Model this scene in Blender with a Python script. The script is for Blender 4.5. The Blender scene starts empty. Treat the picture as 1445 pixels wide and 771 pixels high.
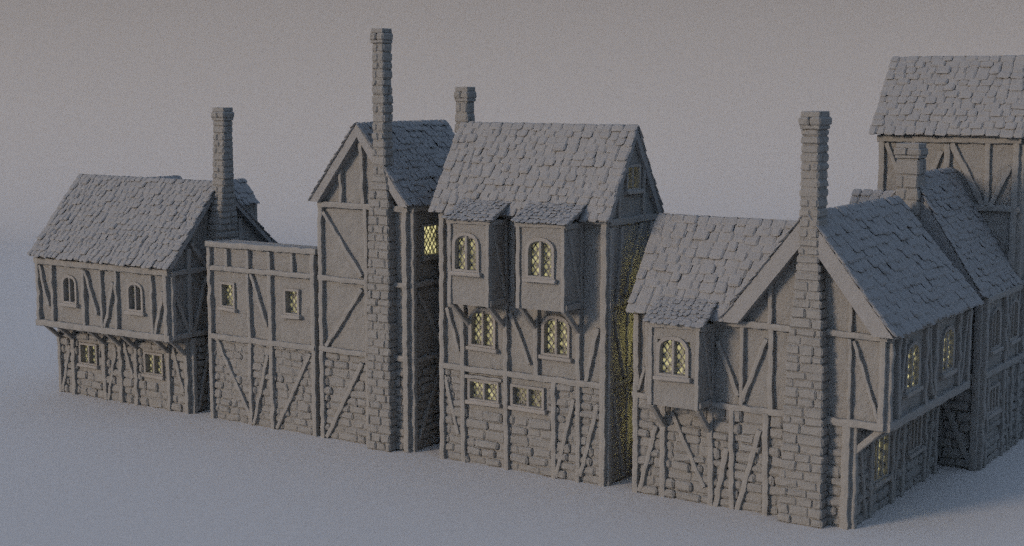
import bpy, math, random
from mathutils import Vector, noise
R = math.radians
random.seed(7)
rnd = random.random
def ru(a, b): return a + (b - a) * rnd()
scene = bpy.context.scene
col = scene.collection
V = Vector

# ------------------------------------------------------------------ materials
def clay(name, base, grain=34.0, bump=0.35, lump=3.0, lumpd=0.0, rough=0.9, var=0.10):
    m = bpy.data.materials.new(name); m.use_nodes = True
    nt = m.node_tree; N = nt.nodes; L = nt.links
    b = N['Principled BSDF']; b.inputs['Roughness'].default_value = rough
    b.inputs['Specular IOR Level'].default_value = 0.25
    tc = N.new('ShaderNodeTexCoord')
    n1 = N.new('ShaderNodeTexNoise'); n1.inputs['Scale'].default_value = grain; n1.inputs['Detail'].default_value = 5
    n2 = N.new('ShaderNodeTexNoise'); n2.inputs['Scale'].default_value = lump; n2.inputs['Detail'].default_value = 4
    L.new(tc.outputs['Object'], n1.inputs['Vector']); L.new(tc.outputs['Object'], n2.inputs['Vector'])
    ramp = N.new('ShaderNodeValToRGB')
    ramp.color_ramp.elements[0].position = 0.3; ramp.color_ramp.elements[1].position = 0.7
    ramp.color_ramp.elements[0].color = tuple(c * (1 - var) for c in base) + (1,)
    ramp.color_ramp.elements[1].color = tuple(c * (1 + var) for c in base) + (1,)
    mixn = N.new('ShaderNodeMath'); mixn.operation = 'ADD'
    mul = N.new('ShaderNodeMath'); mul.operation = 'MULTIPLY'; mul.inputs[1].default_value = 0.5
    mul2 = N.new('ShaderNodeMath'); mul2.operation = 'MULTIPLY'; mul2.inputs[1].default_value = 0.5
    L.new(n1.outputs['Fac'], mul.inputs[0]); L.new(n2.outputs['Fac'], mul2.inputs[0])
    L.new(mul.outputs[0], mixn.inputs[0]); L.new(mul2.outputs[0], mixn.inputs[1])
    L.new(mixn.outputs[0], ramp.inputs['Fac']); L.new(ramp.outputs['Color'], b.inputs['Base Color'])
    bp = N.new('ShaderNodeBump'); bp.inputs['Strength'].default_value = bump; bp.inputs['Distance'].default_value = 0.03
    L.new(n1.outputs['Fac'], bp.inputs['Height'])
    last = bp
    if lumpd:
        bq = N.new('ShaderNodeBump'); bq.inputs['Strength'].default_value = 0.6; bq.inputs['Distance'].default_value = lumpd
        n3 = N.new('ShaderNodeTexNoise'); n3.inputs['Scale'].default_value = 7; n3.inputs['Detail'].default_value = 3
        L.new(tc.outputs['Object'], n3.inputs['Vector'])
        L.new(n3.outputs['Fac'], bq.inputs['Height']); L.new(bp.outputs[0], bq.inputs['Normal']); last = bq
    L.new(last.outputs[0], b.inputs['Normal'])
    return m
def woodmat(name, base):
    m = clay(name, base, grain=26, bump=0.45)
    return m
def lit(name, colr, strength):
    m = bpy.data.materials.new(name); m.use_nodes = True
    nt = m.node_tree; N = nt.nodes; L = nt.links
    b = N['Principled BSDF']; b.inputs['Base Color'].default_value = (.10, .10, .09, 1)
    b.inputs['Roughness'].default_value = 0.4
    tc = N.new('ShaderNodeTexCoord')
    n = N.new('ShaderNodeTexNoise'); n.inputs['Scale'].default_value = 6; n.inputs['Detail'].default_value = 3
    L.new(tc.outputs['Object'], n.inputs['Vector'])
    mr = N.new('ShaderNodeMapRange'); mr.inputs[1].default_value = 0.36; mr.inputs[2].default_value = 0.66
    mr.inputs[3].default_value = 0.15 * strength; mr.inputs[4].default_value = strength * 1.7
    L.new(n.outputs['Fac'], mr.inputs[0]); L.new(mr.outputs[0], b.inputs['Emission Strength'])
    b.inputs['Emission Color'].default_value = (*colr, 1)
    return m
M = dict(
    plaster=clay('plaster', (.246, .243, .236), grain=30, bump=0.9, lumpd=0.05),
    stone=clay('stone', (.246, .243, .236), grain=26, bump=0.9, lumpd=0.05),
    brick=clay('chimney_brick', (.246, .243, .236), grain=26, bump=0.9, lumpd=0.05),
    wood=woodmat('timber', (.258, .254, .246)),
    tile=clay('roof_tile', (.262, .262, .264), grain=24, bump=0.8, lumpd=0.03),
    trim=clay('window_trim', (.28, .27, .258), grain=30, bump=0.3),
    lead=clay('window_lead', (.24, .24, .23), grain=30, bump=0.2),
    ground=clay('ground_clay', (.515, .497, .482), grain=3, bump=0.05, var=0.02),
    glow=lit('lit_glass', (1.0, .90, .42), 0.29),
    dim=lit('dim_glass', (1.0, .88, .42), 0.13),
    faint=lit('faint_glow_glass', (1.0, .9, .5), 0.05),  # unlit panes given a slight emission for their pale look
    bright=lit('bright_glass', (1.0, .9, .40), .62),
    side=lit('side_glass', (1.0, .9, .42), .62),
    alley=lit('alley_glow_glass', (1.0, .88, .32), 2.2),  # strong emission for unseen windows added to light the alleys
)

# ------------------------------------------------------------------ mesh builder
class MB:
    def __init__(s): s.v = []; s.f = []
    def add(s, vs, fs):
        o = len(s.v); s.v += [tuple(v) for v in vs]; s.f += [tuple(i + o for i in f) for f in fs]
    def build(s, name, mat, parent=None, smooth=False):
        root = parent
        while root is not None and root.parent is not None: root = root.parent
        off = root.location.copy() if root is not None else V((0, 0, 0))
        me = bpy.data.meshes.new(name)
        me.from_pydata([(v[0] - off.x, v[1] - off.y, v[2] - off.z) for v in s.v], [], s.f)
        me.materials.append(M[mat]); me.update()
        import bmesh
        bm = bmesh.new(); bm.from_mesh(me)
        bmesh.ops.recalc_face_normals(bm, faces=bm.faces); bm.to_mesh(me); bm.free()
        if smooth:
            for p in me.polygons: p.use_smooth = True
        o = bpy.data.objects.new(name, me); col.objects.link(o)
        if parent is not None: o.parent = parent
        return o
def thing(name, label, cat, loc, group=None):
    o = bpy.data.objects.new(name, None); col.objects.link(o); o.location = loc
    o.empty_display_size = 0.3
    o['label'] = label; o['category'] = cat
    if group: o['group'] = group
    return o

class Fr:   # a wall frame: u along the wall, z up, d outwards
    def __init__(s, o, u, n): s.o = V(o); s.u = V(u).normalized(); s.n = V(n).normalized()
    def __call__(s, u, z, d=0): return s.o + s.u * u + V((0, 0, z)) + s.n * d
def front(Y, ): return Fr((0, Y, 0), (1, 0, 0), (0, -1, 0))
def right(X): return Fr((X, 0, 0), (0, 1, 0), (1, 0, 0))
def left(X): return Fr((X, 0, 0), (0, 1, 0), (-1, 0, 0))
def back(Y): return Fr((0, Y, 0), (1, 0, 0), (0, 1, 0))

CH = []   # chamfered box template
def chamfer_box(mb, corner, jit=0.012, ch=0.03):
    """corner(i,j,k) with i,j,k in -1..1 continuous -> point ; ch as (cx,cy,cz) fractions"""
    idx = {}; vs = []
    cx, cy, cz = ch
    for i in (-1, 1):
        for j in (-1, 1):
            for k in (-1, 1):
                for a in range(3):
                    p = [i, j, k]
                    c = (cx, cy, cz)
                    for q in range(3):
                        if q != a: p[q] = p[q] * (1 - c[q])
                    idx[(i, j, k, a)] = len(vs)
                    vs.append(corner(*p) + V((ru(-jit, jit), ru(-jit, jit), ru(-jit, jit))))
    fs = []
    for a in range(3):
        b, c = [q for q in range(3) if q != a]
        for s in (-1, 1):
            f = []
            for (sb, sc) in ((-1, -1), (1, -1), (1, 1), (-1, 1)):
                k = [0, 0, 0]; k[a] = s; k[b] = sb; k[c] = sc
                f.append(idx[(*k, a)])
            fs.append(f)
    for a in range(3):   # edges along axis a
        b, c = [q for q in range(3) if q != a]
        for sb in (-1, 1):
            for sc in (-1, 1):
                f = []
                for (s, w) in ((-1, b), (1, b), (1, c), (-1, c)):
                    k = [0, 0, 0]; k[a] = s; k[b] = sb; k[c] = sc
                    f.append(idx[(*k, w)])
                fs.append(f)
    for i in (-1, 1):
        for j in (-1, 1):
            for k in (-1, 1):
                fs.append([idx[(i, j, k, 0)], idx[(i, j, k, 1)], idx[(i, j, k, 2)]])
    mb.add(vs, fs)
def block(mb, x0, x1, y0, y1, z0, z1, jit=.012, ch=.035):
    hx, hy, hz = (x1 - x0) / 2, (y1 - y0) / 2, (z1 - z0) / 2
    c = V(((x0 + x1) / 2, (y0 + y1) / 2, (z0 + z1) / 2))
    chamfer_box(mb, lambda i, j, k: c + V((i * hx, j * hy, k * hz)), jit, tuple(min(.45, ch / max(h, .01)) for h in (hx, hy, hz)))
def fblock(mb, F, u0, u1, z0, z1, d0, d1, jit=.012, ch=.035):
    hu, hz, hd = (u1 - u0) / 2, (z1 - z0) / 2, (d1 - d0) / 2
    cu, cz, cd = (u0 + u1) / 2, (z0 + z1) / 2, (d0 + d1) / 2
    sk = ru(-.02, .02)
    chamfer_box(mb, lambda i, j, k: F(cu + i * hu, cz + j * hz + i * sk, cd + k * hd), jit, tuple(min(.45, ch / max(h, .01)) for h in (hu, hz, hd)))

def stones(mb, F, u0, u1, z0, z1, holes=(), hh=.285, ww=(.36, .9), pr=(.015, .105), inside=None):
    z = z0
    while z < z1 - .08:
        h = hh * ru(.8, 1.2)
        if z + h > z1 - .1: h = z1 - z
        u = u0 - ru(0, .3)
        while u < u1:
            w = ru(*ww)
            a, b = max(u, u0), min(u + w, u1); u += w
            if b - a < .08: continue
            segs = [(a, b)]
            for (hu0, hu1, hz0, hz1) in holes:
                if z + h > hz0 + .05 and z < hz1 - .05:
                    ns = []
                    for (s, e) in segs:
                        if e <= hu0 or s >= hu1: ns.append((s, e)); continue
                        if s < hu0: ns.append((s, hu0))
                        if e > hu1: ns.append((hu1, e))
                    segs = ns
            for (s, e) in segs:
                if e - s < .07: continue
                if inside and not inside((s + e) / 2, z + h / 2): continue
                g = .014
                p = ru(*pr)
                fblock(mb, F, s + g, e - g, z + g, z + h - g, -.12, p + .015, .018, .06)
        z += h

def wall_grid(mb, F, u0, u1, z0, z1, holes=(), inside=None, cell=.10, amp=.03, thick=.16):
    nu = max(1, round((u1 - u0) / cell)); nz = max(1, round((z1 - z0) / cell))
    du, dz = (u1 - u0) / nu, (z1 - z0) / nz
    vs = []; fs = []
    for j in range(nz + 1):
        for i in range(nu + 1):
            u, z = u0 + i * du, z0 + j * dz
            p = F(u, z, 0)
            n = noise.noise(p * 1.7) * amp + noise.noise(p * 6.0) * amp * .5
            if i in (0, nu) or j in (0, nz): n = min(n, 0) * .3
            vs.append(F(u, z, n))
    for j in range(nz):
        for i in range(nu):
            cu, cz = u0 + (i + .5) * du, z0 + (j + .5) * dz
            if inside and not inside(cu, cz): continue
            if any(a < cu < b and c < cz < d for a, b, c, d in holes): continue
            k = j * (nu + 1) + i
            fs.append((k, k + 1, k + nu + 2, k + nu + 1))
    mb.add(vs, fs)
    # the wall's inner leaf, so that the shell has thickness
    vs2 = [F(u0 + i * du, z0 + j * dz, -thick) for j in range(nz + 1) for i in range(nu + 1)]
    mb.add(vs2, [tuple(reversed(f)) for f in fs])
    used = set()
    edges = {}
    for f in fs:
        for a, b in zip(f, f[1:] + f[:1]): edges[(a, b)] = 1
    rim_v = []; rim_f = []
    for (a, b) in edges:
        if (b, a) not in edges:
            o = len(rim_v); rim_v += [vs[a], vs[b], vs2[b], vs2[a]]; rim_f.append((o, o + 1, o + 2, o + 3))
    mb.add(rim_v, rim_f)

def beam(mb, F, u0, z0, u1, z1, w=.2, p=.07, d0=-.05, wob=.014):
    """rough hewn timber lying on the wall"""
    a = V((u0, z0, 0)); b = V((u1, z1, 0)); L = (b - a).length
    t = (b - a) / L; s = V((-t.y, t.x, 0))
    n = max(2, int(L / .13)); seed = ru(0, 100)
    hw = w / 2; vs = []; fs = []
    for i in range(n + 1):
        f = i / n; c = a + (b - a) * f
        q = seed + f * L * 1.6
        lat = noise.noise(V((q, 0, 0))) * wob * 1.6 + noise.noise(V((q * 3.1, 7, 0))) * wob
        wl = hw * (1 + .22 * noise.noise(V((q * 2, 3, 0)))) + ru(-.006, .006)
        wr = hw * (1 + .22 * noise.noise(V((q * 2, 9, 0)))) + ru(-.006, .006)
        pp = p * (1 + .35 * noise.noise(V((q * 1.5, 5, 2)))) + ru(-.005, .005)
        for (x, d) in ((-wl, d0), (-wl, pp * .8), (-wl * .82, pp), (0, pp * 1.06 + ru(-.006, .006)), (wr * .88, pp), (wr * .99, pp * .9), (wr, d0)):
            e = c + s * (lat + x); vs.append(F(e.x, e.y, d))
    for i in range(n):
        for k in range(6):
            o = i * 7 + k; fs.append((o, o + 1, o + 8, o + 7))
    fs.append(tuple(range(7))); fs.append(tuple(n * 7 + k for k in range(7)))
    mb.add(vs, fs)
def bar(mb, p0, p1, w, h, up=(0, 0, 1), rough=.006):
    p0, p1 = V(p0), V(p1); t = (p1 - p0); L = t.length; t.normalize()
    s = t.cross(V(up)).normalized(); q = s.cross(t)
    n = max(2, int(L / .15)); vs = []; fs = []; sd = ru(0, 99)
    for i in range(n + 1):
        c = p0 + t * (L * i / n)
        c = c + s * noise.noise(V((sd + i * .4, 0, 0))) * rough * 2 + q * noise.noise(V((sd + i * .4, 5, 0))) * rough * 2
        for (x, z) in ((-1, -.7), (-1, .7), (-.75, 1), (.75, 1), (1, .7), (1, -.7), (.75, -1), (-.75, -1)):
            vs.append(c + s * (x * w / 2 + ru(-rough, rough) * .5) + q * (z * h / 2 + ru(-rough, rough) * .5))
    for i in range(n):
        for k in range(8):
            o = i * 8; fs.append((o + k, o + (k + 1) % 8, o + 8 + (k + 1) % 8, o + 8 + k))
    fs.append(tuple(range(8))); fs.append(tuple(n * 8 + k for k in range(8)))
    mb.add(vs, fs)

def beams(F, parent, items, d=0.0, w=None, p=None):
    kinds = dict(p='post', r='rail', b='brace')
    for it in items:
        k = it[0]
        if k not in kinds: continue
        mb = MB()
        F2 = Fr(F.o + F.n * d, F.u, F.n)
        ww = w or dict(p=.18, r=.19, b=.14)[k]; pp = p or dict(p=.145, r=.15, b=.125)[k]
        ww = it[5] if len(it) > 5 else ww
        beam(mb, F2, *it[1:5], w=ww * ru(.92, 1.08), p=pp * ru(.95, 1.05))
        mb.build(kinds[k], 'wood', parent)

# ------------------------------------------------------------------ windows
def outline(w, h, arch, n=12, inset=0.0):
    hw = w / 2 - inset
    if not arch: return [(-hw, inset), (hw, inset), (hw, h - inset), (-hw, h - inset)]
    rise = w * .42; zs = h - rise
    pts = [(-hw, inset), (hw, inset)]
    for i in range(n + 1):
        a = math.pi * i / n
        x = math.cos(a); z = abs(math.sin(a)) ** .85
        pts.append((hw * (abs(x) ** .9) * (1 if x >= 0 else -1), zs + (rise - inset) * z))
    return pts
def in_poly(x, y, P):
    c = False; j = len(P) - 1
    for i in range(len(P)):
        if (P[i][1] > y) != (P[j][1] > y) and x < (P[j][0] - P[i][0]) * (y - P[i][1]) / (P[j][1] - P[i][1]) + P[i][0]: c = not c
        j = i
    return c
def window(parent, F, uc, z0, w, h, arch=True, glass='glow', mull=1, fw=.10, pr=.085, rec=.16, lat=.15, sill=True, lbar=.032, grid=False, sillw=.08):
    """frame (> pane, lattice, sill); returns the hole to cut in the wall"""
    o = outline(w, h, arch); i = outline(w, h, arch, inset=fw)
    mb = MB(); n = len(o); vs = []; fs = []
    for (P, d) in ((o, -.06), (o, pr), (i, pr * .85), (i, -rec - .02)):
        for (x, z) in P: vs.append(F(uc + x, z0 + z, d) + V((ru(-.006, .006), ru(-.006, .006), ru(-.006, .006))))
    for r in range(3):
        for k in range(n):
            k2 = (k + 1) % n; fs.append((r * n + k, r * n + k2, (r + 1) * n + k2, (r + 1) * n + k))
    mb.add(vs, fs)
    for m in range(mull):
        x = -w / 2 + w * (m + 1) / (mull + 1)
        fblock(mb, F, uc + x - .042, uc + x + .042, z0 + fw * .5, z0 + h - fw * .5, -rec, pr * .6, .005, .015)
    win = mb.build('window', 'trim', parent)
    mb = MB(); P = outline(w, h, arch, inset=fw * .6)
    vs = [F(uc + x, z0 + z, -rec) for x, z in P] + [F(uc + x, z0 + z, -rec - .03) for x, z in P]
    n = len(P)
    mb.add(vs, [tuple(range(n)), tuple(range(2 * n - 1, n - 1, -1))] + [(k, (k + 1) % n, n + (k + 1) % n, n + k) for k in range(n)])
    mb.build('pane', glass, win)
    mb = MB()
    dirs = [((1, 1.35), 1), ((-1, 1.35), 1)] if not grid else [((0, 1), 1), ((1, 0), 1)]
    for (dx, dz), _ in dirs:
        l = math.hypot(dx, dz); dx, dz = dx / l, dz / l; nx, nz = -dz, dx
        rad = math.hypot(w, h)
        for k in range(-int(rad / lat) - 1, int(rad / lat) + 2):
            cx, cz = nx * k * lat, h / 2 + nz * k * lat
            s = -rad; run = None
            while s < rad:
                x, z = cx + dx * s, cz + dz * s
                ins = in_poly(x, z, P)
                if ins and run is None: run = s
                if run is not None and (not ins or s + .03 >= rad):
                    e = s - .01
                    if e - run > .04:
                        a = F(uc + cx + dx * run, z0 + cz + dz * run, -rec + .018); b = F(uc + cx + dx * e, z0 + cz + dz * e, -rec + .018)
                        t = (b - a).normalized(); sd = t.cross(F.n).normalized() * lbar / 2; nn = F.n * .014
                        mb.add([a - sd - nn, a + sd - nn, b + sd - nn, b - sd - nn, a - sd + nn, a + sd + nn, b + sd + nn, b - sd + nn],
                               [(0, 1, 2, 3), (4, 5, 6, 7), (0, 1, 5, 4), (1, 2, 6, 5), (2, 3, 7, 6), (3, 0, 4, 7)])
                    run = None
                s += .03
    mb.build('lattice', 'trim', win)
    if sill:
        mb = MB(); fblock(mb, F, uc - w / 2 - .06, uc + w / 2 + .09, z0 - .09, z0 + .035, -.05, pr + sillw, .008, .02)
        mb.build('sill', 'trim', win)
    m = .03
    return (uc - w / 2 + m, uc + w / 2 - m, z0 + m, z0 + h - m - (w * .12 if arch else 0))

# ------------------------------------------------------------------ roofs
def roof_slab(mb, E0, E1, R0, R1, inward, th):
    E0, E1, R0, R1, inw = V(E0), V(E1), V(R0), V(R1), V(inward).normalized()
    run = abs((R0 - E0).dot(inw)); rise = R0.z - E0.z
    dz = V((0, 0, th * rise / max(run, .01)))
    vs = [E0, E1, R1, R0, E0 + inw * th, E1 + inw * th, R1 - dz, R0 - dz]
    mb.add(vs, [(0, 1, 2, 3), (4, 7, 6, 5), (0, 4, 5, 1), (3, 2, 6, 7), (0, 3, 7, 4), (1, 5, 6, 2)])
def tiles(mb, E0, E1, R0, R1, row=.25, w=(.26, .52), clip=None, over=.05, th=.065, ls=1.0):
    """courses of split tiles from the eave E up to the ridge R"""
    E0, E1, R0, R1 = V(E0), V(E1), V(R0), V(R1)
    LU = LU0 = (E1 - E0).length; LU1 = (R1 - R0).length; LV = (R0 - E0).length
    U = (E1 - E0) / LU; Vv = (R0 - E0) / LV; Nn = U.cross(Vv)
    if Nn.z < 0: Nn = -Nn
    nrow = round(LV / row); rh = LV / nrow
    for r in range(nrow):
        v0 = r * rh; u = -over - ru(0, .02); w = tuple(w)
        LU = LU0 + (LU1 - LU0) * (r + .5) / nrow
        while u < LU + over - .05:
            wd = ru(*w) * .80
            if u + wd > LU + over - .12: wd = LU + over + ru(-.02, .03) - u
            sag = ru(-.045, .04); ang = ru(-.04, .04) * ls; lift = ru(-.012, .038) * ls
            if r == 0: sag = ru(-.09, .0)
            a0, a1 = u + .004, u + wd - .004
            vb, vt = v0 + sag, min(v0 + rh * 1.45, LV + .03)
            uc, vc = (a0 + a1) / 2, (vb + vt) / 2
            hu, hv = (a1 - a0) / 2, (vt - vb) / 2
            tz = th * ru(.8, 1.35)
            if clip is None or clip(E0 + U * uc + Vv * vb):
                def cf(i, j, k, uc=uc, vc=vc, hu=hu, hv=hv, ang=ang, lift=lift, tz=tz):
                    # the lower edge lies proud on the course below
                    rise = (.5 - j * .5) * (.03 + lift) + lift * .3
                    return E0 + U * (uc + i * hu) + Vv * (vc + j * hv + i * hu * ang) + Nn * (rise + (.5 + .5 * k) * tz - .006)
                chamfer_box(mb, cf, .012, (min(.5, .055 / hu), min(.5, .06 / hv), .75))
            u += wd
def gable_roof(parent, axis, c, half, ze, zr, a0, a1, th=.3, row=.25, sides=(1, 1), clip=None, w=(.26, .52), a1r=None):
    """axis 'x' or 'y' = direction of the ridge, c = ridge position on the other axis, a0..a1 extent along the ridge"""
    mb = MB()
    for s, on in zip((-1, 1), sides):
        hb = half if not isinstance(half, tuple) else half[0 if s < 0 else 1]
        z = ze if not isinstance(ze, tuple) else ze[0 if s < 0 else 1]
        if axis == 'x':
            E0, E1, R0, R1 = (a0, c + s * hb, z), (a1, c + s * hb, z), (a0, c, zr), (a1, c, zr); inw = (0, -s, 0)
        else:
            E0, E1, R0, R1 = (c + s * hb, a0, z), (c + s * hb, a1, z), (c, a0, zr), (c, a1r or a1, zr); inw = (-s, 0, 0)
        roof_slab(mb, E0, E1, R0, R1, inw, th)
        if on: tiles(mb, E0, E1, R0, R1, row, w, clip)
    return mb.build('roof', 'tile', parent)

# ------------------------------------------------------------------ chimneys
def chimney(parent, levels, course=.25, cap=True, split=.55, ratio=1.0, capr=.05, sub=(.38, .6)):
    """levels: list of (z, x0, x1, y0, y1); block courses interpolated between them"""
    mb = MB(); z = levels[0][0]; zt = levels[-1][0]
    def at(z):
        for a, b in zip(levels, levels[1:]):
            if a[0] <= z <= b[0]:
                f = (z - a[0]) / max(b[0] - a[0], 1e-6); return [a[i] + (b[i] - a[i]) * f for i in range(1, 5)]
        return levels[-1][1:]
    r = 0
    capz = zt - (.42 if cap else 0)
    while z < capz - .001:
        h = course * ru(.85, 1.15)
        if z + h > capz - .12: h = capz - z
        x0, x1, y0, y1 = at(z + h / 2); j = lambda: ru(-.014, .026)
        w = x1 - x0; g = .004
        q = ru(.036, .05); block(mb, x0 + q, x1 - q, y0 + q, y1 - q * .6, z, z + h, .0, .001)
        if w > .75:
            u = x0 - (.2 if r % 2 else 0)
            while u < x1 - .02:
                ww = ru(*sub); a, b = max(u, x0), min(u + ww, x1)
                if x1 - b < .14: b = x1; ww = b - u
                if b - a > .05:
                    block(mb, a + g + (j() if a == x0 else 0), b - g + (j() if b == x1 else 0), y0 + ru(-.03, .008), y1, z + g, z + h - g, .016, .045)
                u += ww
        elif rnd() < split:
            m = x0 + w * ru(.35, .65); s = j() * .6
            block(mb, x0 + s, m - g, y0 + j() * .6, y1 + s, z + g, z + h - g, .014, .06)
            block(mb, m + g, x1 + j(), y0 + j() * .6, y1 + s, z + g, z + h - g, .014, .06)
        else:
            m = y0 + (y1 - y0) * ru(.35, .65)
            e = j()
            block(mb, x0 + j() * .6, x1 + e, y0 + j() * .6, m - g, z + g, z + h - g, .014, .06)
            block(mb, x0 + j() * .6, x1 + e + j() * .5, m + g, y1 + j() * .6, z + g, z + h - g, .014, .06)
        z += h; r += 1
    ch = mb.build('chimney', 'brick', parent)
    if cap:
        x0, x1, y0, y1 = at(zt); c = capr
        mb = MB()
        block(mb, x0 - .02, x1 + .02, y0 - .02, y1 + .02, capz, capz + .1, .008, .03)
        xm = x0 + (x1 - x0) * .5
        block(mb, x0 - c, xm - .005, y0 - c, y1 + c, capz + .09, capz + .33, .012, .05)
        block(mb, xm + .005, x1 + c, y0 - c, y1 + c, capz + .09, capz + .33, .012, .05)
        t = .12
        for (a, b, e, f) in ((x0, x1, y0, y0 + t), (x0, x1, y1 - t, y1), (x0, x0 + t, y0 + t, y1 - t), (x1 - t, x1, y0 + t, y1 - t)):
            block(mb, a, b, e, f, capz + .32, zt + .05, .006, .02)
        mb.build('cap', 'brick', ch)
    return ch

def bracket(parent, p0, p1, w=.16, h=.14):
    mb = MB(); bar(mb, p0, p1, w, h, up=(0, 0, 1) if abs(V(p1).z - V(p0).z) < 9 else (1, 0, 0)); mb.build('bracket', 'wood', parent)

def floorslab(mb, x0, x1, y0, y1, z0, z1): block(mb, x0, x1, y0, y1, z0, z1, .003, .01)

def gable_in(c, half, ze, zr, top=.12):
    return lambda u, z: z < ze or z < zr - top - (zr - ze) * abs(u - c) / half

# ================================================================== HOUSE 1 : low jettied house at the far left
h1 = thing('jettied_house', 'low jettied timber house at the far left end of the row', 'house', (-21.1, 1.5, 0), 'houses of the terrace')
def build_h1():
    P = h1; X0, X1 = -24.73, -17.56
    F0, F1, FR = front(0), front(-.9), right(X1)
    hl = [window(P, F0, -23.02, 1.22, 1.0, .86, False, 'glow', 1, fw=.08, lat=.14, lbar=.028), window(P, F0, -19.42, 1.22, 1.0, .86, False, 'glow', 1, fw=.08, lat=.14, lbar=.028)]
    hu = [window(P, F1, -22.9, 3.72, .84, 1.12, True, 'faint', 1, lat=.15, lbar=.028), window(P, F1, -19.3, 3.72, .84, 1.12, True, 'faint', 1, lat=.15, lbar=.028)]
    mb = MB()
    wall_grid(mb, F0, X0, X1, -.05, 2.9, hl); stones(mb, F0, X0, X1, 0, 2.8, [(a - .12, b + .12, c - .1, d + .12) for a, b, c, d in hl], pr=(.015, .10))
    wall_grid(mb, FR, 0, 4.45, -.05, 2.9); stones(mb, FR, 0, 4.45, 0, 2.8, pr=(.015, .10))
    wall_grid(mb, left(X0), 0, 4.45, -.05, 2.9); wall_grid(mb, back(4.45), X0, X1, -.05, 2.9)
    mb.build('lower_wall', 'stone', P)
    mb = MB()
    wall_grid(mb, F1, X0, X1, 2.85, 5.5, hu)
    gi = lambda u, z: gable_in(1.45, 2.63 if u < 1.45 else 3.35, 5.46, 8.42)(u, z)
    wall_grid(mb, FR, -.9, 4.45, 2.85, 8.3, inside=gi)
    wall_grid(mb, left(X0), -.9, 4.45, 2.85, 8.3, inside=gi); wall_grid(mb, back(4.45), X0, X1, 2.85, 5.7)
    floorslab(mb, X0 + .05, X1 - .05, -.86, 4.4, 2.86, 2.98)
    mb.build('upper_wall', 'plaster', P)
    beams(F1, P, [('p', -24.64, 5.33, -24.64, 2.82), ('b', -24.54, 5.11, -24.08, 3.57, .13), ('p', -23.83, 5.16, -23.8, 3.0, .15), ('p', -22.06, 5.11, -22.04, 2.98, .15), ('b', -21.95, 5.07, -21.34, 3.45), ('p', -21.09, 5.13, -21.03, 3.0, .14), ('b', -20.41, 4.75, -20.94, 3.03), ('p', -20.25, 5.19, -20.25, 3.0, .14), ('p', -18.4, 5.15, -18.36, 3.0, .14), ('b', -17.78, 4.6, -18.26, 3.02), ('p', -17.66, 5.34, -17.66, 2.8), ('r', -24.8, 5.27, -17.5, 5.3, .22), ('r', -24.8, 2.88, -17.5, 2.92, .24)])
    beams(F0, P, [('p', -24.63, 2.85, -24.63, -.03), ('b', -24.03, 1.9, -24.54, 0.02), ('p', -23.83, 2.8, -23.83, -.01), ('p', -22.09, 2.8, -22.05, 0), ('b', -21.41, 2.1, -21.9, .02), ('p', -21.16, 2.8, -21.15, .02), ('b', -20.98, 2.4, -20.51, 1.0), ('p', -20.32, 2.8, -20.32, 0), ('p', -18.56, 2.8, -18.57, .01), ('b', -18.35, 2.4, -17.84, .8), ('p', -17.66, 2.8, -17.64, 0)])
    beams(FR, P, [('r', -.9, 5.27, 4.45, 5.3), ('p', -.04, 6.1, -.03, 2.96), ('r', -.9, 2.95, 4.45, 2.9), ('b', -.68, 4.4, -.08, 3.06), ('b', .87, 5.0, .15, 3.03), ('b', .95, 2.5, .3, .05), ('b', .1, 6.3, .9, 5.3), ('p', 2.6, 7.0, 2.6, 2.9), ('p', .12, 2.8, .12, 0), ('p', -.8, 5.2, -.8, 3)])
    for x in (-24.6, -23.82, -22.08, -21.16, -20.32, -18.57, -17.68):
        bracket(P, (x, -.84, 2.84), (x, .0, 2.12))
    gable_roof(P, 'x', 1.45, (2.63, 3.35), (5.46, 5.5), 8.42, -24.88, -17.3, th=.22, row=.25, w=(.24, .46))
    # the exterior stack on the right gable
    chimney(P, [(0, -17.62, -16.95, .75, 2.25), (6.0, -17.62, -16.95, .95, 2.1), (8.5, -17.4, -16.78, 1.15, 1.72), (11.1, -17.34, -16.76, 1.2, 1.68)], course=.235, capr=.055)
    # dormers on the rear slope: their tiled roofs show past the stack and over the ridge
    for cx, zt in ((-19.05, 8.3), (-22.6, 8.3)):
        mb = MB()
        for X, nn in ((cx + .62, 1), (cx - .62, -1)):
            Fd = right(X) if nn > 0 else left(X)
            wall_grid(mb, Fd, 2.0, 4.6, 5.4, 7.55)
        wall_grid(mb, back(4.6), cx - .62, cx + .62, 5.3, 8.2, inside=gable_in(cx, .75, 7.4, zt))
        dm = mb.build('dormer', 'plaster', P)
        mb = MB()
        for sgn in (-1, 1):
            E0, E1, R0, R1 = (cx + sgn * .75, 1.8, zt - .92), (cx + sgn * .75, 4.5, zt - .92), (cx, 1.6, zt), (cx, 4.5, zt)
            roof_slab(mb, E0, E1, R0, R1, (-sgn, 0, 0), .14); tiles(mb, E0, E1, R0, R1, .24, (.22, .42))
        mb.build('dormer_roof', 'tile', dm)
build_h1()

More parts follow.
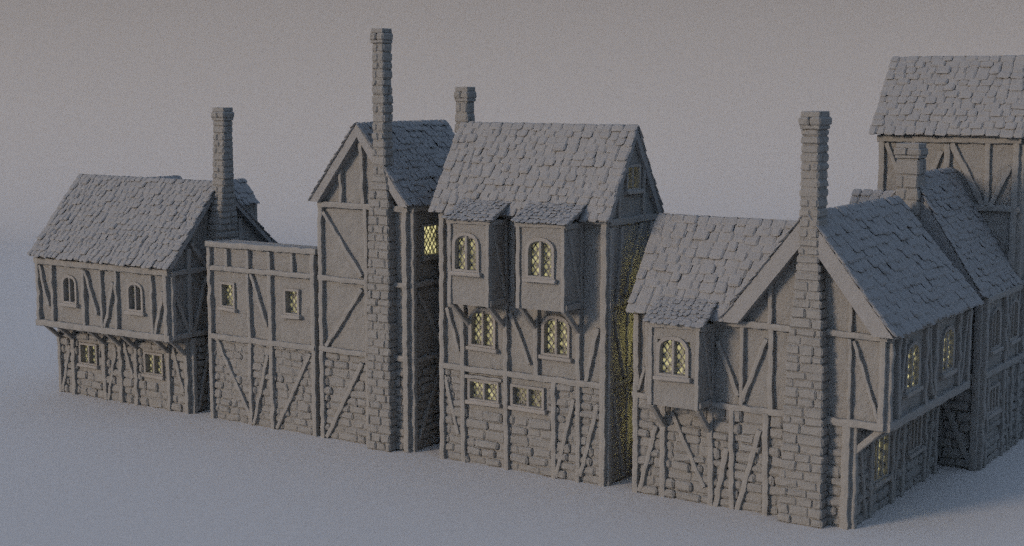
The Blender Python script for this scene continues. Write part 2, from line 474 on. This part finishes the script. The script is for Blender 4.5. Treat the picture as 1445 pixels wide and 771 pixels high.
# ================================================================== HOUSE 2 : flat topped linking wall
h2 = thing('link_house', 'flat topped roofless house front between the jettied house and the narrow gabled house', 'house', (-13.9, .5, 0), 'houses of the terrace')
def build_h2():
    P = h2; X0, X1 = -16.46, -11.36; F = front(0)
    H = [window(P, F, -15.53, 4.08, .72, .95, False, 'glow', 0, fw=.09, rec=.2, lat=.16), window(P, F, -12.5, 4.08, .72, .95, False, 'glow', 0, fw=.09, rec=.2, lat=.16)]
    mb = MB(); wall_grid(mb, F, X0, X1, 3.0, 6.4, H); wall_grid(mb, right(X1), 0, 1.1, 3.0, 6.4); wall_grid(mb, left(X0), 0, 1.1, 3.0, 6.4); wall_grid(mb, back(1.1), X0, X1, 3.0, 6.4)
    floorslab(mb, X0, X1, .02, 1.1, 6.3, 6.39)
    mb.build('upper_wall', 'plaster', P)
    mb = MB(); wall_grid(mb, F, X0, X1, -.05, 3.0); stones(mb, F, X0, X1, 0, 3.0, pr=(.01, .07), ww=(.3, .7)); wall_grid(mb, right(X1), 0, 1.1, 0, 3.0); wall_grid(mb, left(X0), 0, 1.1, 0, 3.0); wall_grid(mb, back(1.1), X0, X1, 0, 3)
    stones(mb, left(X0), 0, 1.1, 0, 3)
    mb.build('lower_wall', 'stone', P)
    beams(F, P, [('p', -16.36, 6.22, -16.36, 0), ('r', -16.5, 6.34, -11.3, 6.38, .2), ('r', -16.38, 5.5, -11.4, 5.53, .17), ('r', -16.36, 3.02, -11.4, 3.06, .2), ('p', -15.5, 6.22, -15.48, 5.6, .13), ('p', -14.47, 6.23, -14.46, 5.6, .13), ('p', -13.45, 6.25, -13.44, 5.6, .13), ('p', -12.42, 6.26, -12.4, 5.6, .13), ('p', -14.5, 5.4, -14.42, 3.1, .13), ('p', -13.45, 5.43, -13.42, 0, .17), ('b', -14.35, 5.4, -13.64, 3.6, .13), ('p', -11.47, 6.32, -11.47, 0), ('b', -16.1, 2.96, -14.5, .3), ('p', -14.46, 3.0, -14.45, .05, .15), ('b', -13.62, 2.6, -14.32, .05), ('b', -11.66, 2.85, -13.24, .04)])
build_h2()

# ================================================================== HOUSE 3 : narrow gabled house with the very tall stack
h3 = thing('narrow_gabled_house', 'narrow gabled house with the tallest chimney in the row climbing its front', 'house', (-9.3, 2, 0), 'houses of the terrace')
def build_h3():
    P = h3; X0, X1, D = -11.22, -7.4, 4.2; F, FR = front(0), right(X1)
    c, hf, ze, zr = -9.3, 2.06, 8.1, 10.72
    hr = [window(P, FR, 1.14, 6.36, 1.0, 1.1, False, 'side', 0, fw=.07, rec=.12, lat=.16, lbar=.02)]
    mb = MB(); wall_grid(mb, F, X0, X1, 3.0, 10.6, inside=gable_in(c, hf, ze, zr)); wall_grid(mb, back(D), X0, X1, 3, 10.6, inside=gable_in(c, hf, ze, zr))
    wall_grid(mb, FR, 0, D, 3, 8.15, hr); wall_grid(mb, left(X0), 0, D, 3, 8.15)
    mb.build('upper_wall', 'plaster', P)
    mb = MB(); wall_grid(mb, F, X0, X1, -.05, 3); stones(mb, F, X0, X1, 0, 3.0, pr=(.015, .105)); wall_grid(mb, FR, 0, D, -.05, 3); stones(mb, FR, 0, D, 0, 3.0, pr=(.015, .105))
    wall_grid(mb, left(X0), 0, D, -.05, 3); wall_grid(mb, back(D), X0, X1, -.05, 3)
    mb.build('lower_wall', 'stone', P)
    beams(F, P, [('p', -11.11, 8.03, -11.11, 0), ('r', -11.22, 5.52, -9.1, 5.5, .18), ('r', -11.2, 3.09, -9.1, 3.08, .18), ('b', -10.98, 7.75, -9.35, 5.68), ('b', -9.35, 5.25, -10.93, 3.2), ('b', -9.35, 2.78, -10.95, .04, .17), ('r', -8.0, 5.53, -7.4, 5.54, .18), ('r', -8.0, 3.11, -7.4, 3.1, .2), ('p', -7.53, 8.0, -7.5, .01, .22), ('r', -11.17, 8.02, -7.38, 8.0), ('p', -10.19, 9.3, -10.16, 8.1, .12), ('p', -9.3, 10.2, -9.25, 8.1, .15), ('p', -9.14, 8.0, -9.1, 0, .15), ('b', -8.2, 9.2, -7.9, 8.7, .12)])
    beams(FR, P, [('r', 0, 5.52, D, 5.56, .17), ('r', 0, 3.03, D, 3.05, .17), ('b', .31, 5.3, 1.6, 3.4), ('b', 1.55, 2.6, .3, .3), ('r', 0, 8.0, D, 8.0), ('p', .1, 8, .1, 0), ('p', 2.0, 8, 2.0, 0), ('b', 2.2, 5.3, 3.6, 3.3), ('p', 4.1, 8, 4.1, 0)])
    gable_roof(P, 'y', c, hf, ze, zr, -.32, 4.5, th=.34, row=.24, w=(.22, .42))
    chimney(P, [(0, -8.92, -7.93, -.45, .3), (5.6, -8.85, -7.93, -.42, .3), (8.2, -8.8, -7.95, -.4, .3), (8.9, -8.66, -8.02, -.4, .25), (9.4, -8.62, -8.1, -.4, .12), (13.72, -8.6, -8.12, -.4, .1)], course=.265, sub=(.32, .55), capr=.045)
build_h3()

# ================================================================== HOUSE 4 : tall three storey house with two oriels
h4 = thing('three_storey_house', 'three storey house with two lit oriels under its eaves, middle of the row', 'house', (-3.1, 1.4, 0), 'houses of the terrace')
def oriel(P, x0, x1, Yf, z0, z1, ztop, win, glass, Xr, side_b=True, rail=.22):
    F = front(Yf)
    hole = window(P, F, *win, True, glass, 1)
    mb = MB(); wall_grid(mb, F, x0, x1, z0, z1, [hole]); wall_grid(mb, right(x1), Yf, 0, z0, z1); wall_grid(mb, left(x0), Yf, 0, z0, z1)
    floorslab(mb, x0 + .01, x1 - .01, Yf + .01, .02, z0 + .02, z0 + .14)
    ob = mb.build('oriel', 'plaster', P)
    for it in [('p', x0 + .09, z1, x0 + .09, z0, .14), ('p', x1 - .06, z1, x1 - .06, z0, .12), ('r', x0 - .02, z1 - .07, x1 + .03, z1 - .04, .2)]:
        mb = MB(); beam(mb, F, *it[1:5], w=it[5], p=.06); mb.build('post' if it[0] == 'p' else 'rail', 'wood', ob)
    FR = right(x1)
    for it in [('p', -.1, z1, -.1, z0, .14), ('r', Yf, z0 + .12, 0, z0 + .12, .18), ('r', Yf, z1 - .1, 0, z1 - .1, .16), ('b', Yf + .15, z1 - .2, -.15, z0 + .25, .12)]:
        mb = MB(); beam(mb, FR, *it[1:5], w=it[5], p=.05); mb.build(dict(p='post', r='rail', b='brace')[it[0]], 'wood', ob)
    mb = MB(); E0, E1 = (x0 - .05, Yf - .18, z1 - .02), (x1 + .12, Yf - .18, z1 - .02)
    R0, R1 = (x0 - .05, Yf + 1.05 + .05, ztop), (x1 + .12, Yf + 1.05 + .05, ztop)
    roof_slab(mb, E0, E1, R0, R1, (0, 1, 0), .22); tiles(mb, E0, E1, R0, R1, .17, (.18, .34), th=.03, ls=.3)
    mb.build('oriel_roof', 'tile', ob)
def build_h4():
    P = h4; X0, X1, D = -6.14, 0.0, 2.9; F, FR = front(0), right(X1)
    c, hf, ze, zr = 1.43, 1.72, 8.0, 10.76
    H1 = [window(P, F, -4.46, 2.03, 1.2, .72, False, 'glow', 1, fw=.085, lat=.15, lbar=.034), window(P, F, -2.8, 2.03, 1.24, .72, False, 'dim', 1, fw=.085, lat=.15, lbar=.034)]
    H2 = [window(P, F, -4.5, 3.76, 1.02, 1.3, True, 'glow', 1), window(P, F, -1.78, 3.76, 1.02, 1.3, True, 'glow', 1)]
    mb = MB(); wall_grid(mb, F, X0, X1, 3.05, 8.1, H2)
    gi = gable_in(c, hf, ze, zr)
    HG = [window(P, FR, 1.38, 8.82, .85, .8, False, 'bright', 1, fw=.08)]
    wall_grid(mb, FR, 0, D, 3.05, 10.7, HG, inside=gi); wall_grid(mb, left(X0), 0, D, 3.05, 10.7, inside=gi); wall_grid(mb, back(D), X0, X1, 3.05, 8.1)
    mb.build('upper_wall', 'plaster', P)
    HL = [window(P, left(X0), 1.0, 6.0, .9, 1.1, True, 'alley', 1, lat=.5, grid=True)]  # unseen window, added to throw its glow into the alley
    mb = MB(); wall_grid(mb, F, X0, X1, -.05, 3.05, H1); stones(mb, F, X0, X1, 0, 3.0, [(a - .12, b + .12, c_ - .12, d + .12) for a, b, c_, d in H1], hh=.29, ww=(.45, .95), pr=(.015, .11))
    wall_grid(mb, FR, 0, D, -.05, 3.05); stones(mb, FR, 0, D, 0, 3, pr=(.01, .06)); wall_grid(mb, left(X0), 0, D, -.05, 3.05); wall_grid(mb, back(D), X0, X1, -.05, 3.05)
    mb.build('lower_wall', 'stone', P)
    beams(F, P, [('p', -6.04, 8.0, -6.04, 0, .2), ('p', -5.25, 5.3, -5.2, 0, .17), ('p', -3.6, 5.3, -3.54, 0, .17), ('p', -2.48, 5.3, -2.45, 3.14, .16), ('p', -1.82, 3.03, -1.79, 0, .17), ('p', -.96, 5.3, -.92, 0, .17), ('p', -.09, 8.0, -.09, 0, .22), ('b', -5.85, 4.95, -5.4, 3.6), ('b', -3.42, 5.0, -2.72, 3.45), ('b', -.31, 4.8, -.68, 3.15, .14), ('b', -5.94, 2.75, -5.42, .9), ('b', -1.1, 2.55, -1.72, .04), ('b', -.25, 2.5, -.85, .2, .14), ('r', -6.13, 3.06, -.02, 3.06, .2), ('r', -5.12, 2.82, -3.7, 2.82, .12), ('r', -6.14, 8.02, 0.02, 8.0, .2), ('p', -3.3, 7.9, -3.3, 5.4, .14), ('p', -2.95, 7.9, -2.95, 5.4, .12)])
    beams(FR, P, [('r', 0, 7.95, D, 7.95, .2), ('r', 0, 5.5, D, 5.55, .18), ('r', 0, 3.05, D, 3.05, .18), ('p', .5, 9.1, .55, 8, .14), ('p', 2.0, 9.6, 2.03, 8, .14), ('r', .9, 8.8, 2.0, 8.8, .12), ('p', .12, 7.8, .1, 0, .2), ('b', .74, 7.8, .5, 5.6), ('b', 1.95, 7.8, 1.0, 5.7), ('p', 2.5, 7.8, 2.4, 0), ('p', 1.2, 5.4, 1.2, 0), ('b', 1.9, 5.3, 1.35, 3.2), ('b', .3, 5.3, 1.0, 3.2), ('b', .3, 2.8, 1.0, .1), ('p', 1.75, 2.9, 1.75, 0)], p=.09)
    gable_roof(P, 'x', c, hf, ze, zr, -6.32, .13, th=.24, row=.245, w=(.3, .56))
    oriel(P, -5.14, -3.56, -1.0, 5.26, 7.92, 8.5, (-4.42, 6.26, 1.0, 1.25), 'glow', 0)
    oriel(P, -2.6, -.87, -1.0, 5.34, 7.96, 8.52, (-1.72, 6.26, 1.02, 1.25), 'glow', 0)
    for x, z in ((-5.05, 5.3), (-3.66, 5.3), (-2.5, 5.38), (-.96, 5.38)):
        bracket(P, (x, -.92, z), (x, .02, z - .85), .15, .15)
    chimney(P, [(0, -6.95, -6.1, 1.2, 2.2), (7.8, -6.95, -6.1, 1.25, 2.1), (9.6, -6.72, -6.2, 1.48, 1.98), (11.87, -6.66, -6.16, 1.5, 1.96)], course=.3, capr=.045)
build_h4()

# ================================================================== HOUSE 5 : corner house with cross gable and front stack
def corner_walls(P, X0, Xl, Xu, Y0, D, XA, c, hf, ze, zr, glass_u, glass_l, front_lower_stone=True, wy=0, yr=1.5, wz=8.14, wd=3.3, full=True):
    F, FRl, FRu = front(Y0), right(Xl), right(Xu)
    HU = [window(P, FRu, Y0 + 1.98, 3.6, 1.15, 1.38, True, glass_u, 1, lat=.17, rec=.05), window(P, FRu, Y0 + 5.1, 3.6, 1.15, 1.38, True, glass_u, 1, lat=.17, rec=.05)]
    HL = [window(P, FRl, Y0 + 2.2, .85, 1.3, 1.35, False, glass_l, 2, lat=.2, sillw=.1, rec=.05), window(P, FRl, Y0 + 5.1, 1.1, 1.2, 1.1, False, 'faint', 3, lat=.2, sillw=.1)]
    mb = MB()
    gi = gable_in(c, hf, ze, zr)
    wall_grid(mb, F, XA, Xu, 2.95, zr - .05, inside=lambda u, z: gi(u, z)); wall_grid(mb, back(Y0 + D), XA, Xu, 2.95, zr - .05, inside=gi)
    wall_grid(mb, F, X0, XA, 2.95, 5.5); wall_grid(mb, back(Y0 + wd), X0, XA, 2.95, 5.5)
    wall_grid(mb, FRu, Y0, Y0 + D, 2.9, 5.55, HU); wall_grid(mb, left(XA), Y0 + wd, Y0 + D, 2.95, 5.55)
    gl = gable_in(Y0 + yr, yr + .4, 5.43, wz)
    floorslab(mb, Xl - .1, Xu - .03, Y0 + .03, Y0 + D - .03, 2.9, 3.0)
    return F, FRl, FRu, HU, HL, mb, gl
h5 = thing('corner_house', 'nearest corner house with broad front chimney, one lit oriel and jettied right side', 'house', (4.3, 3, 0), 'houses of the terrace')
def build_h5():
    P = h5; X0, Xl, Xu, D = .92, 7.65, 8.55, 7.1; XA = 3.9
    c, hf, ze, zr = 6.35, 2.5, 5.42, 8.58
    F, FRl, FRu, HU, HL, mb, gl = corner_walls(P, X0, Xl, Xu, 0, D, XA, c, hf, ze, zr, 'side', 'side')
    HLl = [window(P, left(X0), 1.5, 3.5, 1.5, 1.7, True, 'alley', 1, lat=.5, grid=True), window(P, left(X0), 1.5, 1.1, 1.0, 1.2, False, 'alley', 1, lat=.5, grid=True), window(P, left(X0), 1.5, 5.9, .8, 1.1, True, 'alley', 1, lat=.5, grid=True)]  # unseen windows, added so their glow lights the wall across the alley
    wall_grid(mb, left(X0), 0, 3.3, 2.95, 8.0, HLl, inside=gl)
    mb.build('upper_wall', 'plaster', P)
    mb = MB(); wall_grid(mb, F, X0, Xl, -.05, 2.95); stones(mb, F, X0, Xl, 0, 2.9, pr=(.015, .11)); wall_grid(mb, FRl, 0, D, -.05, 2.95, HL)
    stones(mb, FRl, 0, D, 0, 2.9, [(a - .12, b + .12, c_ - .12, d + .12) for a, b, c_, d in HL], pr=(.015, .10))
    wall_grid(mb, left(X0), 0, 3.3, -.05, 2.95, HLl); wall_grid(mb, back(3.3), X0, XA, -.05, 2.95); wall_grid(mb, back(D), XA, Xl, -.05, 2.95); wall_grid(mb, left(XA), 3.3, D, -.05, 2.95)
    mb.build('lower_wall', 'stone', P)
    beams(F, P, [('p', 1.03, 5.35, 1.05, 0, .2), ('p', 1.42, 5.35, 1.42, 3.0, .13), ('r', .92, 2.95, 1.8, 2.94), ('b', 1.12, 3.1, 1.34, 3.8, .1), ('b', 1.72, 2.1, 1.2, .05), ('p', 1.95, 2.9, 1.97, 0, .2), ('b', 2.22, 2.6, 3.3, .5, .13), ('p', 3.46, 2.9, 3.53, 0, .17), ('b', 4.0, 1.75, 3.68, -.03, .17), ('p', 4.13, 2.94, 4.19, 0, .17), ('b', 5.0, 2.4, 4.36, 0, .17), ('p', 5.17, 2.9, 5.23, 0, .18), ('p', 7.53, 2.9, 7.53, 0, .24), ('r', 3.42, 2.95, 5.8, 2.96, .2), ('r', 6.9, 2.95, 8.56, 2.94, .2), ('b', 3.65, 4.8, 4.3, 3.3), ('b', 5.12, 5.0, 4.4, 3.08), ('p', 4.4, 5.3, 4.42, 3.05, .13), ('p', 5.27, 5.3, 5.3, 3.05, .15), ('r', 3.5, 5.36, 5.85, 5.36, .2), ('p', 5.22, 6.9, 5.24, 5.44, .13), ('r', 6.9, 5.36, 8.6, 5.34, .18), ('p', 7.55, 6.6, 7.56, 5.45, .1), ('p', 7.57, 5.25, 7.6, 3.05, .1), ('b', 7.66, 5.2, 8.42, 3.05, .1), ('p', 8.47, 5.35, 8.47, 2.9, .16)])
    beams(FRu, P, [('r', -.02, 2.92, D, 2.92, .24), ('r', 0, 5.35, D, 5.35, .2), ('p', .1, 5.3, .1, 3, .18), ('p', .62, 5.3, .75, 3, .16), ('b', 1.2, 5.2, .85, 3.1, .12), ('p', 2.96, 5.3, 3.0, 3, .18), ('p', 3.85, 5.3, 3.8, 3, .16), ('b', 3.2, 5.2, 3.6, 3.2, .12), ('p', 6.0, 5.3, 6.1, 3, .16), ('p', 7.0, 5.3, 7.0, 3, .18), ('b', 6.8, 5.2, 6.3, 3.1, .12)])
    beams(FRl, P, [('p', .1, 2.9, .1, 0, .2), ('b', .25, 2.8, 1.0, .1), ('p', 1.3, 2.9, 1.3, 0, .16), ('p', 3.05, 2.9, 3.05, 0, .18), ('b', 3.7, 2.8, 3.2, .1), ('p', 3.95, 2.9, 3.95, 0), ('p', 5.95, 2.9, 5.95, 0), ('b', 6.8, 2.8, 6.2, .1), ('p', 7.0, 2.9, 7.0, 0, .2), ('r', 1.3, .82, 3.0, .82, .12)])
    for y in (.12, 2.95, 5.0, 6.95):
        bracket(P, (Xu - .08, y, 2.86), (Xl + .02, y, 2.1), .17, .17)
    gable_roof(P, 'y', c, hf, ze, zr, -.42, 7.3, th=.55, row=.29, w=(.28, .58), a1r=6.65)
    vall = lambda p: p.x < c - hf + (p.z - ze) * hf / (zr - ze) + .12
    mb = MB()
    E0, R0 = V((.9, -.38, 5.43)), V((.9, 1.5, 8.14))
    E1, R1 = V((3.95, -.38, 5.43)), V((6.0, 1.5, 8.14))
    # slope facing front, trimmed on the valley
    dz = V((0, 0, .45)); vs = [E0, E1, R1, R0, E0 + V((0, .36, 0)), E1 + V((0, .36, 0)), R1 - dz, R0 - dz]
    mb.add(vs, [(0, 1, 2, 3), (4, 7, 6, 5), (0, 4, 5, 1), (3, 2, 6, 7), (0, 3, 7, 4), (1, 5, 6, 2)])
    tiles(mb, E0, (6.2, -.38, 5.43), R0, (6.2, 1.5, 8.14), .27, (.3, .62), clip=vall)
    roof_slab(mb, (.9, 3.5, 5.43), (3.95, 3.5, 5.43), (.9, 1.5, 8.14), (3.95, 1.5, 8.14), (0, -1, 0), .36)
    tiles(mb, (.9, 3.5, 5.43), (5.9, 3.5, 5.43), (.9, 1.5, 8.14), (5.9, 1.5, 8.14), .27, (.3, .62), clip=vall)
    mb.build('wing_roof', 'tile', P)
    oriel(P, 1.86, 3.5, -.9, 2.92, 5.34, 6.1, (2.68, 3.78, 1.02, 1.18), 'glow', 0)
    for x in (1.98, 3.44): bracket(P, (x, -.84, 2.92), (x, .02, 2.05), .15, .15)
    chimney(P, [(0, 5.72, 7.05, -.48, .3), (.5, 5.76, 7.03, -.46, .3), (3.5, 5.84, 6.98, -.46, .3), (5.2, 5.9, 6.9, -.46, .3), (6.6, 6.03, 6.8, -.46, .3), (7.6, 6.13, 6.72, -.46, .28), (8.3, 6.15, 6.70, -.48, .24), (11.25, 6.13, 6.67, -.48, .24)], course=.25, sub=(.38, .66), capr=.05)
build_h5()

# ================================================================== HOUSE 6 : gabled house behind the corner house
h7 = thing('rear_gabled_house', 'gabled house with short thick chimney, standing right behind the corner house', 'house', (6, 9.8, 0), 'houses at the back of the row')
def build_h7():
    P = h7; Xw = 8.74; Y0, Y1 = 8.1, 11.95; F, FR = front(Y0), right(Xw)
    c, hf, ze, zr = 6.35, 2.42, 5.5, 9.22
    W = [window(P, FR, 9.35, 3.66, 1.0, 1.38, True, 'faint', 1, lat=.2, grid=True, lbar=.035), window(P, FR, 11.45, 3.66, 1.0, 1.38, True, 'faint', 1, lat=.2, grid=True, lbar=.035), window(P, FR, 9.35, 1.62, 1.3, .9, False, 'faint', 3, lat=.2)]
    mb = MB(); gi = gable_in(c, hf, ze, zr)
    wall_grid(mb, F, 4.0, Xw, 2.95, 9.1, inside=gi); wall_grid(mb, FR, Y0, Y1, 2.95, 5.55, W[:2]); wall_grid(mb, left(4.0), Y0, Y1, 2.95, 5.55)
    mb.build('upper_wall', 'plaster', P)
    mb = MB(); wall_grid(mb, F, 4.0, Xw, -.05, 2.95); stones(mb, F, 4.0, Xw, 0, 2.95, pr=(.015, .11)); wall_grid(mb, FR, Y0, Y1, -.05, 2.95, W[2:])
    a, b, c_, d = W[2]; stones(mb, FR, Y0, Y1, 0, 2.9, [(a - .12, b + .12, c_ - .12, d + .12)], pr=(.015, .10)); wall_grid(mb, left(4.0), Y0, Y1, -.05, 2.95)
    mb.build('lower_wall', 'stone', P)
    beams(F, P, [('b', 7.5, 2.4, 8.58, .05, .18), ('p', 8.62, 5.4, 8.62, 0, .24), ('r', 4.0, 2.98, 8.74, 2.98, .2), ('p', 7.4, 2.9, 7.4, 0, .2), ('b', 8.45, 5.1, 7.7, 3.1)])
    beams(FR, P, [('r', Y0, 3.02, Y1, 2.98, .22), ('r', Y0, 5.4, Y1, 5.4, .2), ('p', 8.2, 5.4, 8.2, 0, .2), ('p', 10.3, 5.3, 10.4, 3.1), ('p', 10.35, 2.9, 10.45, 0), ('b', 10.7, 2.8, 11.1, .1), ('p', 11.3, 2.9, 11.35, 0), ('b', 10.75, 5.2, 10.62, 3.2, .1), ('p', 8.55, 2.9, 8.55, 0, .14)])
    gable_roof(P, 'y', c, hf, ze, zr, 7.8, 11.9, th=.55, row=.215, w=(.24, .48))
    chimney(P, [(0, 5.9, 7.1, 7.45, 8.3), (5.5, 5.95, 7.0, 7.45, 8.3), (7.6, 6.0, 6.74, 7.5, 8.25), (10.15, 5.98, 6.72, 7.5, 8.22)], course=.42, split=.2, capr=.055)
    # low side wing to the left, only its ridge shows over the corner house
    mb = MB(); wall_grid(mb, F, 3.95, 4.05, -.05, 5.6); wall_grid(mb, left(3.95), Y0, Y1, -.05, 8.4, inside=gable_in(9.95, 2.2, 5.5, 8.6))
    mb.build('wing_wall', 'plaster', P)
    mb = MB(); E0, E1, R0, R1 = (3.9, 7.8, 5.6), (4.0, 7.8, 5.6), (3.9, 9.95, 8.5), (6.1, 9.95, 8.5)
    mb = MB(); roof_slab(mb, (3.8, 7.8, 5.6), (4.1, 7.8, 5.6), (3.8, 9.95, 8.5), (6.0, 9.95, 8.5), (0, 1, 0), .3)
    vall = lambda p: p.x < c - hf + (p.z - ze) * hf / (zr - ze) + .1
    tiles(mb, (3.8, 7.8, 5.6), (6.1, 7.8, 5.6), (3.8, 9.95, 8.5), (6.1, 9.95, 8.5), .27, (.3, .6), clip=vall)
    roof_slab(mb, (3.8, 12.0, 5.6), (6.0, 12.0, 5.6), (3.8, 9.95, 8.5), (6.0, 9.95, 8.5), (0, -1, 0), .3)
    mb.build('wing_roof', 'tile', P)
build_h7()

# ================================================================== HOUSE 7 : tall house at the right edge
h6 = thing('tall_rear_house', 'tallest house with wide tiled roof, behind the others at the right edge', 'house', (6.2, 14, 0), 'houses at the back of the row')
def build_h6():
    P = h6; X0, X1, Y0, D = 3.86, 8.62, 12.0, 3.6; F, FR = front(Y0), right(X1)
    gi = gable_in(Y0 + 1.75, 2.1, 10.3, 12.95)
    mb = MB(); wall_grid(mb, F, X0, X1, -.05, 10.35); wall_grid(mb, FR, Y0, Y0 + D, 3, 12.8, inside=gi); wall_grid(mb, left(X0), Y0, Y0 + D, -.05, 12.8, inside=gi); wall_grid(mb, back(Y0 + D), X0, X1, -.05, 10.35)
    mb.build('upper_wall', 'plaster', P)
    mb = MB(); wall_grid(mb, right(8.72), Y0, Y0 + D, -.05, 5.5); stones(mb, right(8.72), Y0, Y0 + D, 0, 2.9)
    mb.build('lower_wall', 'stone', P)
    beams(F, P, [('p', 3.96, 10.21, 3.96, 0, .2), ('r', 3.8, 10.18, 8.66, 10.22, .24), ('b', 4.12, 10.03, 4.6, 8.9, .16), ('p', 5.05, 10.1, 5.05, 8.0, .14), ('p', 6.22, 10.04, 6.24, 8.0, .2), ('b', 6.36, 10.06, 7.48, 8.03, .2), ('p', 7.57, 10.11, 7.6, 8.05, .16), ('b', 8.33, 9.35, 7.72, 8.03, .16), ('p', 8.5, 10.2, 8.5, 3, .22), ('b', 6.04, 9.8, 5.6, 8.8, .14), ('r', 3.86, 7.95, 8.7, 7.95, .22)])
    beams(FR, P, [('p', Y0 + .1, 10.2, Y0 + .1, 3, .2), ('r', Y0, 10.2, Y0 + D, 10.2, .2), ('r', Y0, 7.95, Y0 + D, 7.95, .22), ('p', Y0 + 1.3, 10.2, Y0 + 1.3, 8), ('p', Y0 + 1.3, 7.9, Y0 + 1.3, 5.5)])
    beams(right(8.72), P, [('r', Y0, 3.0, Y0 + D, 3.0, .22), ('p', 12.2, 2.9, 12.2, 0), ('p', 12.55, 5.3, 12.55, 3.1), ('r', Y0, 5.42, Y0 + D, 5.42, .2), ('p', 13.2, 5.3, 13.2, 0)])
    gable_roof(P, 'x', Y0 + 1.62, 2.02, 10.33, 12.95, 3.66, 9.1, th=.36, row=.262, w=(.3, .62))
build_h6()

# ================================================================== SETTING : one clay sheet that sweeps up behind the houses
def build_ground():
    n = V((-.555, .832, 0)); t = V((.832, .555, 0)); o = V((-44.5, 61.4, 0))     # foot of the sweep
    prof = [(s, 0) for s in (-260, -180, -120, -100, -80, -60, -40, -20, -8)]
    Rc = 19
    for i in range(1, 25):
        a = math.radians(112) * i / 24; prof.append((-8 + Rc * math.sin(a), Rc * (1 - math.cos(a))))
    (s1, z1), (s2, z2) = prof[-2], prof[-1]
    for k in (1, 2): prof.append((s2 + (s2 - s1) * k / 2, z2 + (z2 - z1) * k / 2))
    ts = [-220, -160, -120] + [-100 + 10 * k for k in range(21)] + [120, 160, 220]
    vs = [o + n * s + t * u + V((0, 0, z)) for u in ts for s, z in prof]
    m = len(prof); fs = [(i * m + j, (i + 1) * m + j, (i + 1) * m + j + 1, i * m + j + 1) for i in range(len(ts) - 1) for j in range(m - 1)]
    mb = MB(); mb.add(vs, fs); g = mb.build('ground', 'ground', None, True); g['kind'] = 'structure'
build_ground()

# ------------------------------------------------------------------ camera
cam = bpy.data.cameras.new('camera'); co = bpy.data.objects.new('camera', cam); col.objects.link(co)
yaw, pitch, roll = R(-33.739), R(7.283), R(.094)
f = V((math.sin(yaw) * math.cos(pitch), math.cos(yaw) * math.cos(pitch), -math.sin(pitch)))
r = V((math.cos(yaw), -math.sin(yaw), 0)); u = r.cross(f)
r2 = r * math.cos(roll) + u * math.sin(roll); u2 = -r * math.sin(roll) + u * math.cos(roll)
from mathutils import Matrix
mt = Matrix((r2, u2, -f)).transposed().to_4x4(); mt.translation = V((21.688, -37.587, 12.0))
co.matrix_world = mt
cam.sensor_width = 36; cam.lens = 2082.185 / 1445 * 36; cam.clip_end = 2000; cam.clip_start = .5
scene.camera = co

# ------------------------------------------------------------------ light
SUN_EL, SUN_AZ = R(15), R(29)     # azimuth left of the facade's normal
w = bpy.data.worlds.new('World'); scene.world = w; w.use_nodes = True
nt = w.node_tree; bg = nt.nodes['Background']
sky = nt.nodes.new('ShaderNodeTexSky'); sky.sky_type = 'NISHITA'; sky.sun_disc = False
sky.sun_elevation = SUN_EL
dirx, diry = -math.sin(SUN_AZ), -math.cos(SUN_AZ)
sky.sun_rotation = math.atan2(dirx, diry)
sky.air_density = 1.2; sky.dust_density = 0.3; sky.ozone_density = 3.5
# thin high overcast: the blue is muted and the vault is brighter overhead than at its rim
hs = nt.nodes.new('ShaderNodeHueSaturation'); hs.inputs['Saturation'].default_value = .66
nt.links.new(sky.outputs[0], hs.inputs['Color'])
tcw = nt.nodes.new('ShaderNodeTexCoord'); sx = nt.nodes.new('ShaderNodeSeparateXYZ'); nt.links.new(tcw.outputs['Generated'], sx.inputs[0])
ma = nt.nodes.new('ShaderNodeMapRange'); ma.inputs[1].default_value = 0; ma.inputs[2].default_value = 1; ma.inputs[3].default_value = .10; ma.inputs[4].default_value = 3.0
nt.links.new(sx.outputs['Z'], ma.inputs[0])
vm = nt.nodes.new('ShaderNodeVectorMath'); vm.operation = 'SCALE'; nt.links.new(hs.outputs[0], vm.inputs[0]); nt.links.new(ma.outputs[0], vm.inputs['Scale'])
nt.links.new(vm.outputs[0], bg.inputs['Color']); bg.inputs['Strength'].default_value = .108
sl = bpy.data.lights.new('sun', 'SUN'); sl.energy = 1.9; sl.angle = R(13); sl.color = (1, .775, .575)
so = bpy.data.objects.new('sun', sl); col.objects.link(so)
sd = V((dirx * math.cos(SUN_EL), diry * math.cos(SUN_EL), math.sin(SUN_EL)))
so.rotation_euler = sd.to_track_quat('Z', 'Y').to_euler(); so.location = sd * 60

vs_ = scene.view_settings; scene.display_settings.display_device = 'sRGB'
vs_.view_transform = 'Standard'; vs_.look = 'None'; vs_.exposure = -.07; vs_.gamma = 1
scene.cycles.use_denoising = False
scene.cycles.use_adaptive_sampling = True; scene.cycles.adaptive_threshold = .06; scene.cycles.adaptive_min_samples = 12
scene.cycles.max_bounces = 6
